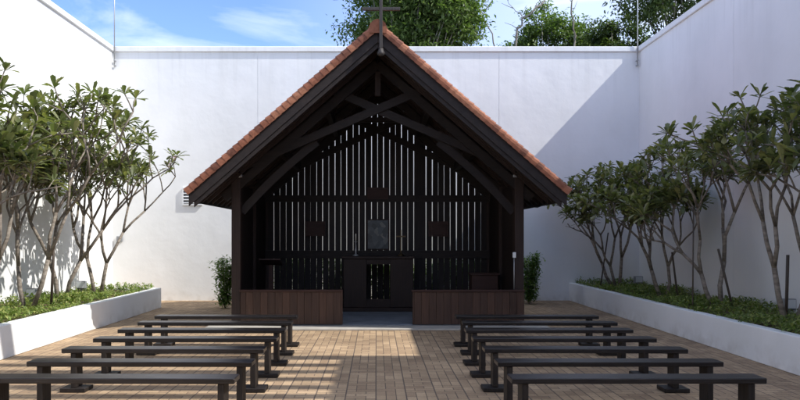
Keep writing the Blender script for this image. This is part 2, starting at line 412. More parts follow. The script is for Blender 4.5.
def leaf(b, base_p, d, up, L, w, seg=3, curl=0.25, fold=0.25):
    """elliptic leaf along d, folded at its midrib"""
    d = d.normalized(); r = d.cross(up)
    if r.length < 1e-3: r = d.orthogonal()
    r.normalize(); u = r.cross(d).normalized()
    prof = {2: [0.15, 1.0, 0.0], 3: [0.15, 0.8, 1.0, 0.0], 4: [0.12, 0.5, 0.9, 1.0, 0.0]}[seg]
    vs = []
    for i, p in enumerate(prof):
        t = (0, 0.3, 0.58, 0.84, 1.0)[i] if seg == 4 else i/seg; c = base_p + d*(L*t) - u*(curl*L*t*t)
        if i == seg: vs.append(c)
        else: vs += [c - r*(w/2*p) + u*(fold*w*p/2), c, c + r*(w/2*p) + u*(fold*w*p/2)]
    fs = []
    for i in range(seg-1):
        a = i*3; fs += [(a, a+1, a+4, a+3), (a+1, a+2, a+5, a+4)]
    a = (seg-1)*3; fs += [(a, a+1, a+3), (a+1, a+2, a+3)]
    b.add(vs, fs, False)

def ground_cover(sgn, y0, y1, label, n, seed):
    rnd = random.Random(seed); b = MB()
    clumps = [(rnd.uniform(PX+0.12, WX-0.1), rnd.uniform(y0, y1), rnd.uniform(0.5, 1.5)) for _ in range(n//14)]
    for cx, cy, s in clumps:
        if rnd.random() < 0.12: continue
        hz = rnd.uniform(0.41, 0.48) + 0.05*math.sin(cy*2.1+sgn) 
        for k in range(14):
            a = rnd.uniform(0, 6.283); rr = rnd.uniform(0.0, 0.09)
            p = Vector((sgn*min(cx+rr*math.cos(a), WX-0.04), min(cy+rr*math.sin(a), y1-0.03), hz+rnd.uniform(-0.05, 0.05)*s))
            if abs(p.x) < PX+0.16 and p.z < 0.455: p.z = 0.46+rnd.uniform(0, 0.04)
            d = Vector((math.cos(a)*rnd.uniform(0.3, 1), math.sin(a)*rnd.uniform(0.3, 1), rnd.uniform(-0.1, 0.9)))
            leaf(b, p, d, Vector((0,0,1)), rnd.uniform(0.04, 0.085), rnd.uniform(0.02, 0.04), 2)
    o = b.build('ground_cover', M_cover); tag(o, label, 'ground cover', kind='stuff')
ground_cover(-1, 6.5, 16.15, 'low leafy ground cover filling the left planter', 21000, 1)
ground_cover(1, 6.5, 18.1, 'low leafy ground cover filling the right planter', 23000, 2)

# ------------------------------------------------------------ frangipani trees
def frangipani(x, y, H, seed, label, lean=(0,0), stems=2, spread=1.1, flowers=()):
    rnd = random.Random(seed)
    t = thing('frangipani_tree', label, 'tree', (x, y, 0.40), 'frangipani trees in the planters')
    tb = MB(); tips = []
    sg = 1 if x > 0 else -1
    def clampx(p):
        lim = WX-0.15
        if abs(p.x+x) > lim: p.x = sg*lim - x
        if p.y+y > WY-0.2: p.y = WY-0.2-y
        return p
    cc = Vector((lean[0]*H*0.75, lean[1]*H*0.75)); RC = 1.05*spread
    def grow(p, d, L, r, lev):
        if abs(p.x+d.x*L+x) > WX-0.3 and sg*d.x > 0: d = Vector((-0.35*d.x, d.y, d.z)).normalized()
        if p.y+y+d.y*L > WY-0.4: d = Vector((d.x, -abs(d.y)*0.5, d.z)).normalized()
        if p.z + d.z*L > H: L = max(0.08, (H-p.z)/max(d.z, 0.2))
        mid = clampx(p + d*L*0.5 + Vector((rnd.uniform(-.04,.04), rnd.uniform(-.04,.04), rnd.uniform(-.02,.02)))*L*1.6)
        e = clampx(p + d*L)
        tb.tube([p, mid, e], [r, r*0.9, r*0.84], 7 if lev < 3 else 5)
        dd = (e-mid).normalized()
        if lev >= 7 or (lev >= 6 and e.z > H*0.66) or e.z > H*rnd.uniform(0.84, 1.0):
            tips.append((e, (dd+Vector((0,0,0.35))).normalized())); return
        n = 2 if (lev < 2 or rnd.random() < 0.72) else 3
        a0 = rnd.uniform(0, 6.283)
        for k in range(n):
            a = a0 + 6.283*k/n + rnd.uniform(-.4, .4)
            o = d.orthogonal().normalized(); w = d.cross(o)
            ang = R(rnd.uniform(17, 36)) * (0.8 if lev < 3 else 1)
            nd = d*math.cos(ang) + (o*math.cos(a)+w*math.sin(a))*math.sin(ang)
            off = Vector((e.x-cc.x*min(1, e.z/H*1.3), e.y-cc.y*min(1, e.z/H*1.3), 0)); q = off.length/RC
            nd = nd + Vector((0, 0, 0.12))
            if q > 0.7: nd = nd - off.normalized()*(q-0.7)*0.9
            nd.normalize()
            if nd.z < 0.2: nd.z = 0.2; nd.normalize()
            grow(e, nd, L*rnd.uniform(0.70, 1.05)*(1.0 if lev < 3 else 0.85), r*(0.77 if n == 2 else 0.7), lev+1)
        if lev >= 5 and rnd.random() < 0.3: tips.append((e, Vector((rnd.uniform(-.6,.6), rnd.uniform(-.6,.6), 0.7)).normalized()))
    for s_ in range(stems):
        a = 6.283*s_/stems + rnd.uniform(-.4, .4)
        d = Vector((math.cos(a)*0.22*spread+lean[0], math.sin(a)*0.22*spread+lean[1], 1)).normalized()
        p0 = Vector((math.cos(a)*0.07, math.sin(a)*0.07, -0.02))
        grow(p0, d, H*rnd.uniform(0.20, 0.27), rnd.uniform(0.036, 0.044), 1)
    tb.build('trunk', M_bark, t)
    lb = MB()
    for e, d in tips:
        szl = rnd.uniform(0.8, 1.12)
        n = rnd.randint(8, 12)
        if e.z < H*0.5: continue
        for k in range(n):
            a = 2.4*k + rnd.uniform(-.25, .25); o = d.orthogonal().normalized(); w = d.cross(o)
            el = R(rnd.uniform(0, 58))
            ld = (o*math.cos(a)+w*math.sin(a))*math.cos(el) + d*math.sin(el)
            L = rnd.uniform(0.14, 0.28)*szl
            q = e - d*rnd.uniform(0, 0.06)
            tip = q + ld.normalized()*L
            if abs(tip.x+x) > WX-0.03: continue
            leaf(lb, q, ld, Vector((0,0,1)), L, rnd.uniform(0.058, 0.09)*szl, 4, rnd.uniform(-0.1, 0.35), rnd.uniform(0.15, 0.45))
    lb.build('crown', M_leaf, t)
    if flowers:
        fb = MB()
        for e, d in sorted(tips, key=lambda q: -q[0].x*(-sg))[:0] + sorted(tips, key=lambda q: q[0].x*sg)[:len(flowers)]:
            for q in range(7):
                c = e + Vector((rnd.uniform(-.07,.07), rnd.uniform(-.07,.07), rnd.uniform(0.02,.14)))
                for k in range(5):
                    a = 6.283*k/5; leaf(fb, c, Vector((math.cos(a), math.sin(a), 0.5)), Vector((0,0,1)), 0.045, 0.03, 2)
        fb.build('blossom', M_pink, t)
    return t
frangipani(-5.8, 15.0, 2.9, 11, 'farthest frangipani of the left planter, with pink blossom near the chapel roof', (0.0, -0.05), 2, 0.9, (3, 9))
frangipani(-5.85, 13.4, 3.35, 12, 'second farthest frangipani of the left planter', (0.10, 0), 2, 1.2)
frangipani(-5.75, 11.9, 3.6, 13, 'middle frangipani of the left planter, sunlit', (0.08, 0), 2, 1.2)
frangipani(-5.8, 10.5, 3.75, 14, 'frangipani of the left planter nearest the left frame edge', (0.06, 0.0), 2, 1.2)
frangipani(-5.8, 9.0, 3.75, 15, 'frangipani in the left planter with its base outside the photo', (0.04, 0.12), 2, 1.2)
frangipani(5.6, 16.8, 3.05, 21, 'farthest frangipani of the right planter, beside the chapel eave', (-0.26, -0.1), 3, 1.3)
frangipani(5.75, 14.4, 3.0, 22, 'second farthest frangipani of the right planter, in shade', (-0.12, 0), 2, 1.05)
frangipani(5.75, 12.1, 3.05, 23, 'third farthest frangipani of the right planter, against the shaded wall', (-0.10, 0.03), 2, 1.0)
frangipani(5.7, 9.9, 3.2, 24, 'tallest frangipani of the right planter, at the right frame edge', (-0.03, -0.02), 2, 1.05)
frangipani(5.8, 8.3, 3.1, 25, 'frangipani in the right planter with its base outside the photo', (-0.02, 0.14), 2, 1.1)

# stakes
for (x0, y0, x1, y1, z1, r, lab) in (
    (-5.72, 10.3, -5.55, 10.45, 2.0, 0.028, 'dark timber stake beside the leftmost visible frangipani trunk'),
    (-5.55, 12.3, -5.45, 12.2, 1.6, 0.024, 'short dark stake beside the middle left frangipani'),
    (5.2, 16.7, 5.45, 16.9, 1.7, 0.016, 'thin leaning stake beside the farthest right frangipani'),
    (5.95, 14.2, 5.88, 14.3, 1.3, 0.02, 'dark upright stake beside the second right frangipani'),
    (5.1, 11.6, 5.25, 11.9, 2.1, 0.012, 'thin pale rod leaning on the third right frangipani'),
    (5.95, 12.0, 5.75, 12.1, 1.4, 0.02, 'dark leaning stake tied to the third right frangipani'),
    (5.75, 10.1, 5.72, 10.0, 1.35, 0.022, 'dark stake at the foot of the tallest right frangipani')):
    b = MB(); b.tube([(0, 0, 0), (x1-x0, y1-y0, z1-0.4)], r, 8)
    tag(b.build('tree_stake', M_stake, loc=(x0, y0, 0.40)), lab, 'stake', 'stakes in the planters')
# floodlights
fl = None
for (x, y, lab) in ((-6.3, 13.2, 'grey floodlight by the left wall, nearer of the two there'), (-6.3, 15.4, 'grey floodlight by the left wall near the corner'),
                    (6.3, 17.3, 'grey floodlight by the right wall near the corner'), (6.3, 11.0, 'grey floodlight by the right wall near the frame edge')):
    if fl is None:
        fl = thing('floodlight', lab, 'floodlight', (x, y, 0.41), 'floodlights in the planters')
        b = MB(); b.box(-0.02, 0.02, -0.02, 0.02, 0, 0.1); b.box(-0.11, 0.11, -0.015, 0.015, 0.07, 0.085); b.build('bracket', M_grey, fl)
        b = MB(); b.cbox(-0.095, 0.095, -0.06, 0.06, 0.088, 0.25, 0.01); b.build('housing', M_grey, fl)
        b = MB(); b.box(-0.08, 0.08, -0.064, -0.0605, 0.105, 0.235); b.build('lens', M_glass, fl)
    else:
        c = copy_tree(fl); c.location = (x, y, 0.41); c['label'] = lab

# ------------------------------------------------------------ benches
def make_bench():
    t = thing('bench', 'bench', 'bench', (0, 0, 0), 'low timber benches facing the chapel')
    b = MB(); b.cbox(-1.04, 1.04, 0, 0.215, 0.405, 0.45, 0.006); b.build('seat', M_bench, t)
    for s in (-1, 1):
        b = MB(); b.cbox(s*0.925-0.0275, s*0.925+0.0275, 0.02, 0.195, 0.046, 0.404, 0.004); b.build('leg', M_benchleg, t)
        b = MB(); b.cbox(s*0.925-0.13, s*0.925+0.13, -0.005, 0.22, 0.003, 0.045, 0.005); b.build('foot', M_benchleg, t)
    b = MB(); b.box(-0.897, 0.897, 0.095, 0.12, 0.33, 0.404)
    return t
ORD = ['nearest', 'second nearest', 'third nearest', 'middle', 'third farthest', 'second farthest', 'farthest']
br0 = None; rnd = random.Random(4)
for side in (-1, 1):
    for i in range(7):
        o = make_bench() if br0 is None else copy_tree(br0)
        if br0 is None: br0 = o
        x = -2.18 if side < 0 else 2.15
        if side > 0 and i > 4: x = 2.2
        o.location = (x + rnd.uniform(-.015, .015), 5.85 + 0.77*i, 0); o.rotation_euler.z = R(rnd.uniform(-.9, .9) - (0.6 if side > 0 else 0))
        o['label'] = '%s dark timber bench of the %s row, before the chapel' % (ORD[i], 'left' if side < 0 else 'right')

# ------------------------------------------------------------ chapel
CH = thing('timber_chapel', 'dark open-fronted timber chapel with steep terracotta tiled gable roof', 'chapel', (CX, CF, 0))
RF = 11.8-CF; RB = 16.55-CF      # roof front, back
SL = 0.868; RZ = 5.02; EX = 3.08 # roof top line z = RZ - SL*|x|
nrm = math.hypot(1, SL)
def zr(x, off=0.0): return RZ - SL*abs(x) - off*nrm   # off = perpendicular distance below the deck top
# slab
b = MB(); b.cbox(-2.62, 2.62, 0, CB-CF+0.1, 0.002, 0.045, 0.006); b.build('floor_slab', M_slab, CH)
# posts
for s in (-1, 1):
    for yy, zt in ((0.0, 2.66), (1.65, 2.62), (3.3, 2.62)):
        x0, x1 = sorted((s*2.44, s*2.60))
        b = MB(); b.cbox(x0, x1, yy+0.002, yy+0.162, 0.046, zt, 0.006); p = b.build('post', M_post, CH)
        if yy == 0:
            b = MB(); b.cbox(x0-0.03, x1+0.03, yy-0.02, yy+0.19, zt+0.001, zt+0.05, 0.004); b.build('cap', M_metal, p)
# half walls
for s in (-1, 1):
    x0, x1 = sorted((s*0.62, s*2.435))
    if s > 0: x1 = 2.61
    b = MB(); x = x0; rnd = random.Random(7+s)
    while x < x1-0.01:
        e = min((math.floor((x+1e-4)/0.13)+1)*0.13, x1)
        dy = rnd.uniform(-0.004, 0.004)
        b.cbox(x+0.0015, e-0.0015, -0.03+dy, -0.006+dy, 0.05, 0.625, 0.002); x = e
    h = b.build('front_half_wall', M_board, CH)
    b = MB(); b.cbox(x0-0.02, x1 if s > 0 else x1, -0.055, 0.06 if s < 0 else -0.003, 0.627, 0.665, 0.005); b.build('top_rail', M_plaque, h)
    b = MB(); b.box(x0+0.01, (x1 if s < 0 else 2.43)-0.01, 0.0, 0.05, 0.05, 0.625); b.build('back_boarding', M_side, h)
    b = MB(); b.box(x0, x0+0.05, -0.0055, 0.06, 0.05, 0.626); b.build('end_post', M_board, h)
# side walls
for s in (-1, 1):
    b = MB(); x0, x1 = sorted((s*2.50, s*2.53)); y = 0.164
    while y < 3.44:
        e = min((math.floor((y+1e-4)/0.14)+1)*0.14, 3.45)
        b.box(x0, x1, y+0.001, e-0.001, 0.05, 2.56); y = e
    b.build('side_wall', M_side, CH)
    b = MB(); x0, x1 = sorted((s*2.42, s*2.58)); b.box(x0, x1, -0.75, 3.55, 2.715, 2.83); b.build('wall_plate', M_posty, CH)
# slatted back wall
bx = MB(); P = 0.136; k = -18; yb = CB-CF
rnd = random.Random(3)
while k*P < 2.5:
    xa, xb = k*P+0.0055+rnd.uniform(-.005,.005), (k+1)*P-0.0055+rnd.uniform(-.005,.005)
    if xa > -2.5 and xb < 2.5:
        za, zb = zr(xa, 0.16), zr(xb, 0.16)
        tl = rnd.uniform(-.006, .006)
        bx.prism([(xa, 0.05), (xb, 0.05), (xb+tl, zb), (xa+tl, za)], yb, yb+0.03)
    k += 1
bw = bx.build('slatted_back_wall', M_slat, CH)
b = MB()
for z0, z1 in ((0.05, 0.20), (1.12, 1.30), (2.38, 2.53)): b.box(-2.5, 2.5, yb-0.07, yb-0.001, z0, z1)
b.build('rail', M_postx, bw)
# trusses
def beam(b, x0, z0, x1, z1, y0, y1, h):
    d = Vector((x1-x0, z1-z0)).normalized(); n = Vector((-d.y, d.x))*h/2
    b.prism([(x0-n.x, z0-n.y), (x1-n.x, z1-n.y), (x1+n.x, z1+n.y), (x0+n.x, z0+n.y)], y0, y1)
def arch(b, p0, p1, bow, y0, y1, h, n=8):
    p0 = Vector(p0); p1 = Vector(p1); d = (p1-p0); nn_ = Vector((-d.y, d.x)).normalized()*(1 if d.x > 0 else -1)
    c = [p0 + d*(i/n) + nn_*(-bow*4*(i/n)*(1-i/n)) for i in range(n+1)]
    top = []; bot = []
    for i, p in enumerate(c):
        t = (c[min(i+1, n)]-c[max(i-1, 0)]).normalized(); q = Vector((-t.y, t.x))*(1 if d.x > 0 else -1)*h/2
        top.append((p+q)); bot.append((p-q))
    for i in range(n): b.prism([tuple(bot[i]), tuple(bot[i+1]), tuple(top[i+1]), tuple(top[i])], y0, y1)
for ti, (yy, zc) in enumerate(((0.02, 3.88), (1.68, 3.9), (3.16, 3.98))):
    b = MB()
    for s in (-1, 1):
        if ti == 1: continue
        o = 0.0 if s < 0 else 0.062
        beam(b, s*2.52, 2.80, -s*0.80, zc+0.8*(zc-2.80)/2.52, yy+o, yy+o+0.06, 0.14)
    if ti == 1: b.box(-0.9, 0.9, yy+0.131, yy+0.18, 3.93, 4.03)
    tr = b.build('roof_truss', M_postx, CH)
    b = MB()
    for s in (-1, 1):
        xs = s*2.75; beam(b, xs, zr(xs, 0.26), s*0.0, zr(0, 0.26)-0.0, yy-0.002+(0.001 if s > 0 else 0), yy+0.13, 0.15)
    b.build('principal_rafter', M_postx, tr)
    for s in (-1, 1):
        if ti: continue
        b = MB(); arch(b, (s*2.44, 2.05), (s*1.09, 3.31), -0.05, yy+0.125, yy+0.165, 0.14)
        b.build('knee_brace', M_postx, tr)
# king post stub under the ridge
b = MB(); b.box(-0.05, 0.05, 0.03, 0.12, 4.12, 4.55); b.build('king_post', M_post, CH)
# roof: deck, rafters, purlins, barge boards, fascia, tiles
for s in (-1, 1):
    rf = MB(); y = RF+0.06
    n = 0
    xe = s*(EX-0.03)
    rf.prism([(0, zr(0, 0.075)), (xe, zr(xe, 0.075)), (xe, zr(xe, 0.0)-0.0), (0, zr(0, 0.0))], RF+0.03, RB-0.03)
    roof = rf.build('roof_deck', M_posty, CH)
    b = MB(); n = 13
    for i in range(n):
        yy = RF+0.18+(RB-RF-0.4)*i/(n-1)
        b.prism([(s*0.02, zr(0.02, 0.165)), (xe*0.985, zr(xe*0.985, 0.165)), (xe*0.985, zr(xe*0.985, 0.077)), (s*0.02, zr(0.02, 0.077))], yy, yy+0.05)
    b.build('rafter', M_post, roof)
    b = MB()
    for q in (0.9, 1.75):
        b.prism([(s*(q-0.05), zr(q+0.05, 0.167)-0.16), (s*(q+0.05), zr(q+0.05, 0.167)-0.16), (s*(q+0.05), zr(q+0.05, 0.167)), (s*(q-0.05), zr(q+0.05, 0.167))], 0.16, RB-0.3)
    b.build('purlin', M_posty, roof)
    # barge boards front and back
    for yf in (RF, RB-0.03):
        b = MB(); xt = s*(EX+0.02)
        b.prism([(s*0.001, zr(0, 0.17)), (xt, zr(xt, 0.17)), (xt, zr(xt, -0.005)), (s*0.001, zr(0, -0.005))], yf, yf+0.028)
        bb = b.build('barge_board', M_barge, roof)
        b = MB(); xt2 = s*(EX-0.06)
        b.prism([(s*0.001, zr(0, 0.235)), (xt2, zr(xt2, 0.235)), (xt2, zr(xt2, 0.10)), (s*0.001, zr(0, 0.10))], yf+0.03 if yf == RF else yf-0.03, yf+0.055 if yf == RF else yf-0.005)
        b.build('inner_barge_board', M_barge, bb)
    b = MB(); x0, x1 = sorted((s*(EX-0.025), s*(EX+0.0))); b.box(x0, x1, RF+0.03, RB-0.033, zr(EX, 0.0)-0.17, zr(EX, 0.0)-0.005); b.build('fascia', M_barge, roof)
    # tiled covering: courses of barrel tiles
    b = MB(); slope_len = EX*nrm+0.05; nc = 35; step = slope_len/nc
    dx = Vector((s/nrm, 0, -SL/nrm)); nv = Vector((s*SL/nrm, 0, 1/nrm)); apex = Vector((0, 0, RZ))
    W_ = 0.20; ys = RF-0.02; nt = int((RB-RF)/W_)
    for c in range(nc):
        a = apex + dx*(c*step - 0.0) + nv*0.045; e = apex + dx*((c+1)*step+0.035) + nv*0.03
        for j in range(1, nt+1):
            vs = []
            yc = ys + j*W_
            for t_ in range(6):
                th = math.pi*t_/5; yy = yc + W_/2*(1-math.cos(th)) - 0.006; hh = 0.035*math.sin(th)
                vs += [a + nv*hh + Vector((0, yy, 0)), e + nv*(hh+0.006) + Vector((0, yy, 0))]
            vs += [e - nv*0.02 + Vector((0, yc-0.006, 0)), e - nv*0.02 + Vector((0, yc+W_-0.006, 0))]
            fs = [(2*i, 2*i+1, 2*i+3, 2*i+2) for i in range(5)] + [tuple([1,3,5,7,9,11,13,12])]
            if s > 0: fs = [tuple(reversed(f)) for f in fs]
            b.add(vs, fs, False)
    b.build('roof_tiles', M_tile, roof)
    # verge tiles wrapping the gable edge
    for yv, sg in ((RF, 1), (RB, -1)):
        b = MB(); L = step*1.12
        for c in range(nc):
            a = apex + dx*(c*step-0.01); lift0, lift1 = 0.028, 0.052
            prof = [(-0.045, -0.065), (-0.052, -0.01), (-0.045, 0.03), (-0.015, 0.058), (0.04, 0.07), (0.10, 0.066), (0.16, 0.045)]
            vs = []
            for (py, pn) in prof: vs.append(a + nv*(pn+lift0) + Vector((0, yv+sg*py, 0)))
            for (py, pn) in prof: vs.append(a + dx*L + nv*(pn*1.06+lift1-0.012) + Vector((0, yv+sg*(py*1.12), 0)))
            for (py, pn) in reversed(prof): vs.append(a + dx*L + nv*(pn*1.06+lift1-0.03) + Vector((0, yv+sg*(py*1.12*0.7+0.004), 0)))
            m = len(prof)
            fs = [(i, i+m, i+m+1, i+1) for i in range(m-1)]
            fs += [(m+i, 3*m-1-i, 3*m-2-i, m+i+1) for i in range(m-1)]
            b.add(vs, fs, False)
        b.build('verge_tiles', M_tile, roof)
# ridge cap
b = MB(); n = 16; L = (RB-RF+0.1)/n
for i in range(n):
    y0 = RF-0.06+i*L; vs = []
    for yy, g in ((y0, 1.12), (y0+L*1.06, 0.98)):
        for k in range(9):
            th = math.pi*(-0.12+1.24*k/8); vs.append((0.135*g*math.cos(th), yy, RZ-0.03+0.15*g*math.sin(th)))
    fs = [(k, k+1, 9+k+1, 9+k) for k in range(8)]
    if i == 0: fs.append(tuple(range(9)))
    b.add(vs, fs, False)
b.build('ridge_tiles', M_tile, CH)
# cross on the gable
g = MB(); g.cbox(-0.026, 0.026, -0.026, 0.026, -0.55, 0.66, 0.004)
cr = thing('gable_cross', 'weathered timber cross standing on the chapel roof peak', 'cross', (CX+0.05, 11.8-0.10, 5.22))
g.build('upright', M_cross, cr)
g = MB(); g.cbox(-0.31, -0.028, -0.024, 0.024, 0.06, 0.11, 0.004); g.cbox(0.028, 0.31, -0.024, 0.024, 0.06, 0.11, 0.004); g.build('crossbar', M_cross, cr)
g = MB(); g.lathe([(0.03, -0.68), (0.058, -0.655), (0.062, -0.62), (0.045, -0.59), (0.034, -0.552)], n=4); g.build('finial', M_cross, cr)

# ------------------------------------------------------------ things inside the chapel
def cx(x): return CX + x
t = thing('altar', 'dark timber altar standing against the slatted wall inside the chapel', 'altar', (CX+0.02, 15.1, 0.046))
b = MB(); b.cbox(-0.76, 0.76, -0.05, 0.5, 1.10, 1.15, 0.006); b.build('table_top', M_altar, t)
for s in (-1, 1):
    x0, x1 = sorted((s*0.25, s*0.73)); b = MB(); b.cbox(x0, x1, 0.0, 0.45, 0.08, 1.099, 0.005); b.build('pedestal', M_altar, t)
b = MB(); b.box(-0.249, 0.249, 0.02, 0.06, 0.08, 0.25); b.build('lower_panel', M_altar, t)
b = MB(); b.box(-0.249, 0.249, 0.02, 0.06, 0.98, 1.098); b.build('upper_panel', M_altar, t)
b = MB(); b.cbox(-0.85, 0.85, -0.12, 0.55, 0.0, 0.079, 0.005); b.build('plinth', M_altar, t)
ZT = 0.046+1.151
t = thing('candlestick', 'slim pale candlestick standing on the left of the altar', 'candlestick', (CX-0.46, 15.3, ZT))
b = MB(); b.lathe([(0.065, 0), (0.06, 0.02), (0.02, 0.04), (0.013, 0.08), (0.022, 0.12), (0.012, 0.16), (0.012, 0.28), (0.03, 0.30), (0.03, 0.315)]); b.build('stand', M_metal, t)
b = MB(); b.lathe([(0.011, 0.316), (0.011, 0.47), (0.003, 0.475)], n=10); b.build('candle', M_wax, t)
t = thing('altar_crucifix', 'small brass crucifix standing on the right of the altar', 'crucifix', (CX+0.50, 15.3, ZT))
b = MB(); b.lathe([(0.07, 0), (0.06, 0.025), (0.02, 0.05), (0.014, 0.09)]); b.build('stand', M_brass, t)
b = MB(); b.box(-0.012, 0.012, -0.008, 0.008, 0.088, 0.56); b.box(-0.10, -0.0121, -0.008, 0.008, 0.40, 0.43); b.box(0.0121, 0.10, -0.008, 0.008, 0.40, 0.43); b.build('cross', M_brass, t)
YB = CB-0.075
def plaque(x0, x1, z0, z1, label, m, name='plaque', cat='plaque', frame=False):
    t = thing(name, label, cat, ((x0+x1)/2+CX, YB-0.04, z0)); w = (x1-x0)/2; h = z1-z0
    b = MB(); b.cbox(-w+0.03, w-0.03, 0.0, 0.03, 0.03, h-0.03, 0.003); b.build('panel', m, t)
    b = MB()
    b.box(-w, w, -0.006, 0.035, 0, 0.029); b.box(-w, w, -0.006, 0.035, h-0.029, h)
    b.box(-w, -w+0.029, -0.006, 0.035, 0.0295, h-0.0295); b.box(w-0.029, w, -0.006, 0.035, 0.0295, h-0.0295)
    b.build('frame', M_altar if frame else m, t)
plaque(-0.24, 0.27, 1.31, 2.0, 'dark framed picture hanging on the slats above the altar', M_pict, 'framed_picture', 'picture', True)
plaque(-1.60, -1.16, 1.62, 1.95, 'small dark timber plaque on the slats left of the altar', M_plaque)
plaque(1.14, 1.58, 1.61, 1.95, 'small reddish timber plaque on the slats right of the altar', M_plaque)
plaque(-0.22, 0.24, 2.44, 2.70, 'small timber plaque high above the framed picture', M_plaque)
t = thing('cabinet', 'low reddish timber cabinet inside the chapel by the right side wall', 'cabinet', (CX+2.12, 14.2, 0.046))
b = MB(); b.cbox(-0.26, 0.26, 0, 0.35, 0.05, 0.80, 0.006); b.build('body', M_plaque, t)
b = MB(); b.cbox(-0.29, 0.29, -0.03, 0.37, 0.801, 0.84, 0.006); b.build('lid', M_plaque, t)
b = MB(); b.box(-0.24, 0.24, 0.02, 0.33, 0, 0.049); b.build('plinth', M_altar, t)
t = thing('lectern', 'narrow dark lectern inside the chapel by the left side wall', 'lectern', (CX-2.1, 14.2, 0.046))
b = MB(); b.box(-0.04, 0.04, -0.04, 0.04, 0.03, 1.0); b.build('stand', M_plaque, t)
b = MB(); b.cbox(-0.17, 0.17, -0.15, 0.15, 0, 0.029, 0.004); b.build('foot', M_plaque, t)
b = MB(); b.bar((0, -0.2, 1.12), (0, 0.18, 1.0), 0.42, 0.025); b.build('desk', M_plaque, t)
# cable conduit with small white switch box on right front post
t = thing('switch_box', 'small white switch box with conduit on the right chapel post', 'switch box', (CX+2.44, 12.79, 0.67))
b = MB(); b.tube([(-0.02, -0.012, 0.0), (-0.02, -0.012, 0.56)], 0.009, 8); b.build('conduit', M_metal, t)
b = MB(); b.cbox(-0.045, 0.01, -0.035, 0.0, 0.561, 0.66, 0.004); b.build('housing', M_white, t)

# ------------------------------------------------------------ wall fittings
t = thing('wall_vent', 'white louvred vent grille on back wall beside the left eave', 'vent', (-4.62, WY-0.001, 2.40))
b = MB(); w, h = 0.25, 0.44
b.box(-w, w, -0.05, 0, 0, 0.03); b.box(-w, w, -0.05, 0, h-0.03, h); b.box(-w, -w+0.03, -0.05, 0, 0.0305, h-0.0305); b.box(w-0.03, w, -0.05, 0, 0.0305, h-0.0305)
b.build('frame', M_white, t)
b = MB()
for i in range(5): b.bar((-w+0.031, -0.028, 0.06+i*0.08), (w-0.031, -0.028, 0.06+i*0.08), 0.05, 0.008, (0, -0.5, 1))
b.build('louvre', M_white, t)
b = MB(); b.box(-w+0.03, w-0.03, -0.006, -0.001, 0.03, h-0.03); b.build('backing', M_grey, t)
for x, lab in ((-6.56, 'thin lightning rod rising from the left rear wall corner'), (6.56, 'thin lightning rod rising from the right rear wall corner')):
    t = thing('lightning_rod', lab, 'lightning rod', (x, WY-0.085, 5.9), 'lightning rods')
    b = MB(); b.tube([(0, 0, 0.0), (0, 0, 2.6)], [0.016, 0.011], 8); b.build('rod', M_metal, t)
    for zz in (0.0, 0.12):
        b = MB(); b.box(-0.02, 0.02, -0.02, 0.084, zz, zz+0.02); b.build('clamp', M_metal, t)
b = MB(); b.cbox(-0.07, 0.07, -0.06, 0, 0, 0.14, 0.008)
tag(b.build('junction_box', M_grey, loc=(-6.45, WY-0.001, 1.48)), 'small grey junction box on back wall near left corner', 'junction box')
b = MB(); b.tube([(0.1, 0, 0), (0.17, 0.02, -0.06), (0.28, 0.03, -0.07), (0.4, 0.02, -0.02), (0.5, 0.0, 0.0)], 0.008, 6)
tag(b.build('cable', M_black, loc=(2.62, 12.9, 2.2)), 'thin loose cable drooping under the right eave', 'cable')

# ------------------------------------------------------------ shrubs by the chapel
def shrub(x, y, h, w, seed, label):
    rnd = random.Random(seed); t = thing('shrub', label, 'shrub', (x, y, 0), 'slender shrubs beside the chapel')
    st = MB(); lb = MB()
    for k in range(6):
        a = rnd.uniform(0, 6.28); e = Vector((math.cos(a)*w*0.5, math.sin(a)*w*0.5, h*rnd.uniform(0.75, 1.0)))
        m_ = Vector((math.cos(a)*w*0.25, math.sin(a)*w*0.25, h*0.45)); st.tube([(0,0,0), m_, e], [0.012, 0.009, 0.004], 5)
        for q in range(420):
            u = rnd.uniform(0.08, 1.0); p = m_*(2*u) if u < 0.5 else m_.lerp(e, 2*u-1)
            p = p + Vector((rnd.gauss(0, w*0.22), rnd.gauss(0, w*0.22), rnd.gauss(0, 0.04)))
            if p.z < 0.02: p.z = 0.03
            d = Vector((rnd.uniform(-1,1), rnd.uniform(-1,1), rnd.uniform(-.4,.8)))
            leaf(lb, p, d, Vector((0,0,1)), rnd.uniform(0.06, 0.11), rnd.uniform(0.03, 0.05), 2)
    st.build('stem', M_bark, t); lb.build('foliage', M_bush, t)
shrub(-3.4, 16.2, 1.15, 0.34, 31, 'slender sunlit green shrub against left side of chapel')
shrub(3.66, 17.2, 1.3, 0.34, 32, 'slender shaded green shrub against right side of chapel')

for k, x in enumerate((-2.2, -1.6, -1.0, -0.4, 0.2, 0.8, 1.4, 2.0, 2.6)):
    shrub(x, 17.3, 1.15, 0.5, 60+k, 'green shrub in the row seen only through the slats of the chapel back wall')
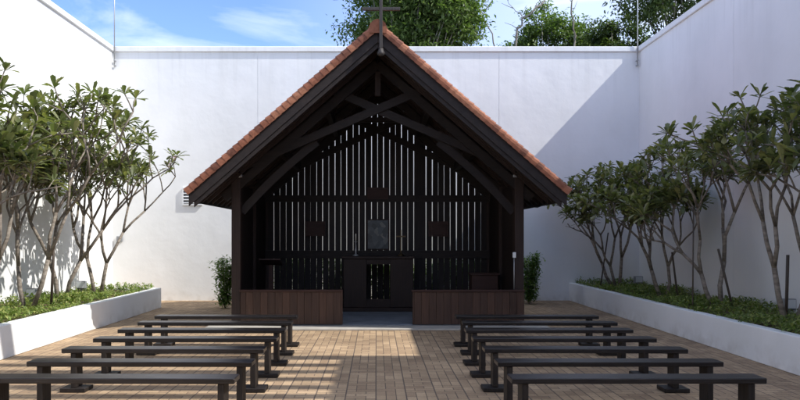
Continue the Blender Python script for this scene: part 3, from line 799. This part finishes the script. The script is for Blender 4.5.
# ------------------------------------------------------------ trees beyond the walls
def crown_tree(x, y, z_top, z_bot, rx, ry, seed, label, m, nclump, leafL=0.24, per=60, trunk_r=0.2, csize=0.6, lean=0.0):
    rnd = random.Random(seed); t = thing('tree', label, 'tree', (x, y, 0), 'trees beyond the courtyard walls')
    tb = MB(); lb = MB()
    zc = (z_top+z_bot)/2; rz = (z_top-z_bot)/2
    fork = Vector((lean*0.4, 0, z_bot*0.75))
    tb.tube([(0,0,-0.05), (lean*0.2+0.1, 0.05, z_bot*0.4), fork], [trunk_r, trunk_r*0.8, trunk_r*0.62], 10)
    cl = []
    for k in range(nclump):
        while True:
            p = Vector((rnd.uniform(-1,1), rnd.uniform(-1,1), rnd.uniform(-1,1)))
            if 0.25 < p.length < 1: break
        p = p*(0.75+0.25*rnd.random())
        c = Vector((p.x*rx+lean, p.y*ry, zc+p.z*rz)); cl.append((c, csize*rnd.uniform(0.55, 1.25)))
    for c, s in cl:
        mid = fork.lerp(c, 0.5) + Vector((rnd.uniform(-.3,.3), rnd.uniform(-.3,.3), rnd.uniform(-.1,.4)))
        if rnd.random() < 0.5: tb.tube([fork, mid, c], [trunk_r*0.16, trunk_r*0.1, 0.012], 5)
        for q in range(int(per*s/csize)):
            v = Vector((rnd.gauss(0,1), rnd.gauss(0,1), rnd.gauss(0,0.7))); v = v*(s*0.48)
            d = Vector((rnd.uniform(-1,1), rnd.uniform(-1,1), rnd.uniform(-.8,.6)))
            leaf(lb, c+v, d, Vector((rnd.uniform(-.5,.5), rnd.uniform(-.5,.5), 1)), leafL*rnd.uniform(0.6, 1.2), leafL*0.42, 2)
    tb.build('trunk', M_bark2, t); lb.build('crown', m, t)
crown_tree(1.2, 27.0, 13.6, 6.3, 2.55, 2.4, 41, 'large dense leafy tree rising directly behind the chapel roof peak', M_far, 250, 0.19, 300, 0.3, 0.75, 0.25)
crown_tree(7.2, 30, 11.4, 6.5, 1.9, 1.2, 42, 'light green rounded tree above the wall right of bare branches', M_far2, 70, 0.19, 230, 0.2, 0.5)
crown_tree(8.9, 31, 10.7, 6.5, 1.3, 1.0, 43, 'small light green tree above the wall in the gap before the right corner', M_far2, 50, 0.19, 200, 0.2, 0.45)
crown_tree(9.4, 28, 10.4, 6.0, 1.5, 1.2, 44, 'dark green low tree above the wall next to the right corner', M_far3, 70, 0.18, 240, 0.2, 0.45)
crown_tree(5.4, 31, 10.4, 6.0, 1.3, 1.0, 46, 'low light green foliage at the foot of the bare branches', M_far2, 40, 0.19, 180, 0.15, 0.45)
crown_tree(10.4, 24, 13.5, 7.4, 2.3, 2.2, 45, 'dark spreading tree overhanging beyond the right wall', M_far3, 110, 0.18, 210, 0.25, 0.55)
def bare_tree(x, y, seed, label, paths):
    """each path: start/end radius and points (dx, z)"""
    rnd = random.Random(seed); t = thing('bare_tree', label, 'tree', (x, y, 0), 'trees beyond the courtyard walls'); tb = MB()
    for r0, r1, pts in paths:
        P = []
        for i in range(len(pts)-1):
            (a, b_), (c, d) = pts[i], pts[i+1]
            for k in range(3):
                u = k/3; j = 0.07 if (i or k) else 0
                P.append((a+(c-a)*u+rnd.uniform(-j, j), rnd.uniform(-j, j)*2, b_+(d-b_)*u+rnd.uniform(-j, j)))
        P.append((pts[-1][0], 0, pts[-1][1])); n = len(P)
        tb.tube(P, [0.42*(r0+(r1-r0)*i/(n-1)) for i in range(n)], 7)
        for k in range(4, n-1, 2):
            q = Vector(P[k]); w = q + Vector((rnd.uniform(-.5,.5), rnd.uniform(-.3,.3), rnd.uniform(.15,.6)))
            m_ = q.lerp(w, 0.5) + Vector((rnd.uniform(-.08,.08), 0, rnd.uniform(-.08,.08)))
            tb.tube([q, m_, w], [0.014, 0.010, 0.005], 5)
    tb.build('trunk', M_bark2, t)
bare_tree(4.6, 26, 52, 'leaning bare grey tree rising over back wall', [
    (0.17, 0.11, [(-0.3, 0), (-0.1, 4), (0.35, 7.5)]), (0.11, 0.05, [(0.35, 7.5), (0.45, 8.9), (0.75, 9.5), (1.4, 10.0), (1.9, 10.7), (2.3, 11.6), (2.5, 12.4)]),
    (0.05, 0.015, [(1.4, 10.0), (1.2, 10.6), (1.5, 11.3)]), (0.045, 0.012, [(1.9, 10.7), (2.5, 10.9), (2.9, 11.4)]), (0.035, 0.01, [(0.75, 9.5), (0.4, 9.8), (0.1, 10.1), (-0.1, 10.5)]), (0.03, 0.01, [(2.3, 11.6), (2.0, 12.0), (2.1, 12.6)])])
bare_tree(4.6, 27.5, 57, 'thin forked bare tree leaning left beside the large leafy tree', [
    (0.12, 0.07, [(0.3, 0), (0.3, 5), (0.1, 8.4)]), (0.07, 0.03, [(0.1, 8.4), (-0.2, 9.4), (-0.5, 10.1), (-0.1, 10.9), (0.3, 11.7), (0.4, 12.5)]),
    (0.04, 0.012, [(-0.5, 10.1), (-0.9, 10.7), (-1.0, 11.5)]), (0.03, 0.01, [(-0.1, 10.9), (-0.3, 11.5), (-0.2, 12.1)])])
bare_tree(7.5, 27.5, 54, 'single thin bare twisted stem above the light green trees', [
    (0.10, 0.045, [(0, 0), (0.1, 5), (0.0, 9.0), (0.1, 9.9), (-0.05, 10.6), (0.1, 11.3), (0.0, 12.2)]), (0.03, 0.01, [(-0.05, 10.6), (-0.4, 11.0), (-0.5, 11.5)])])
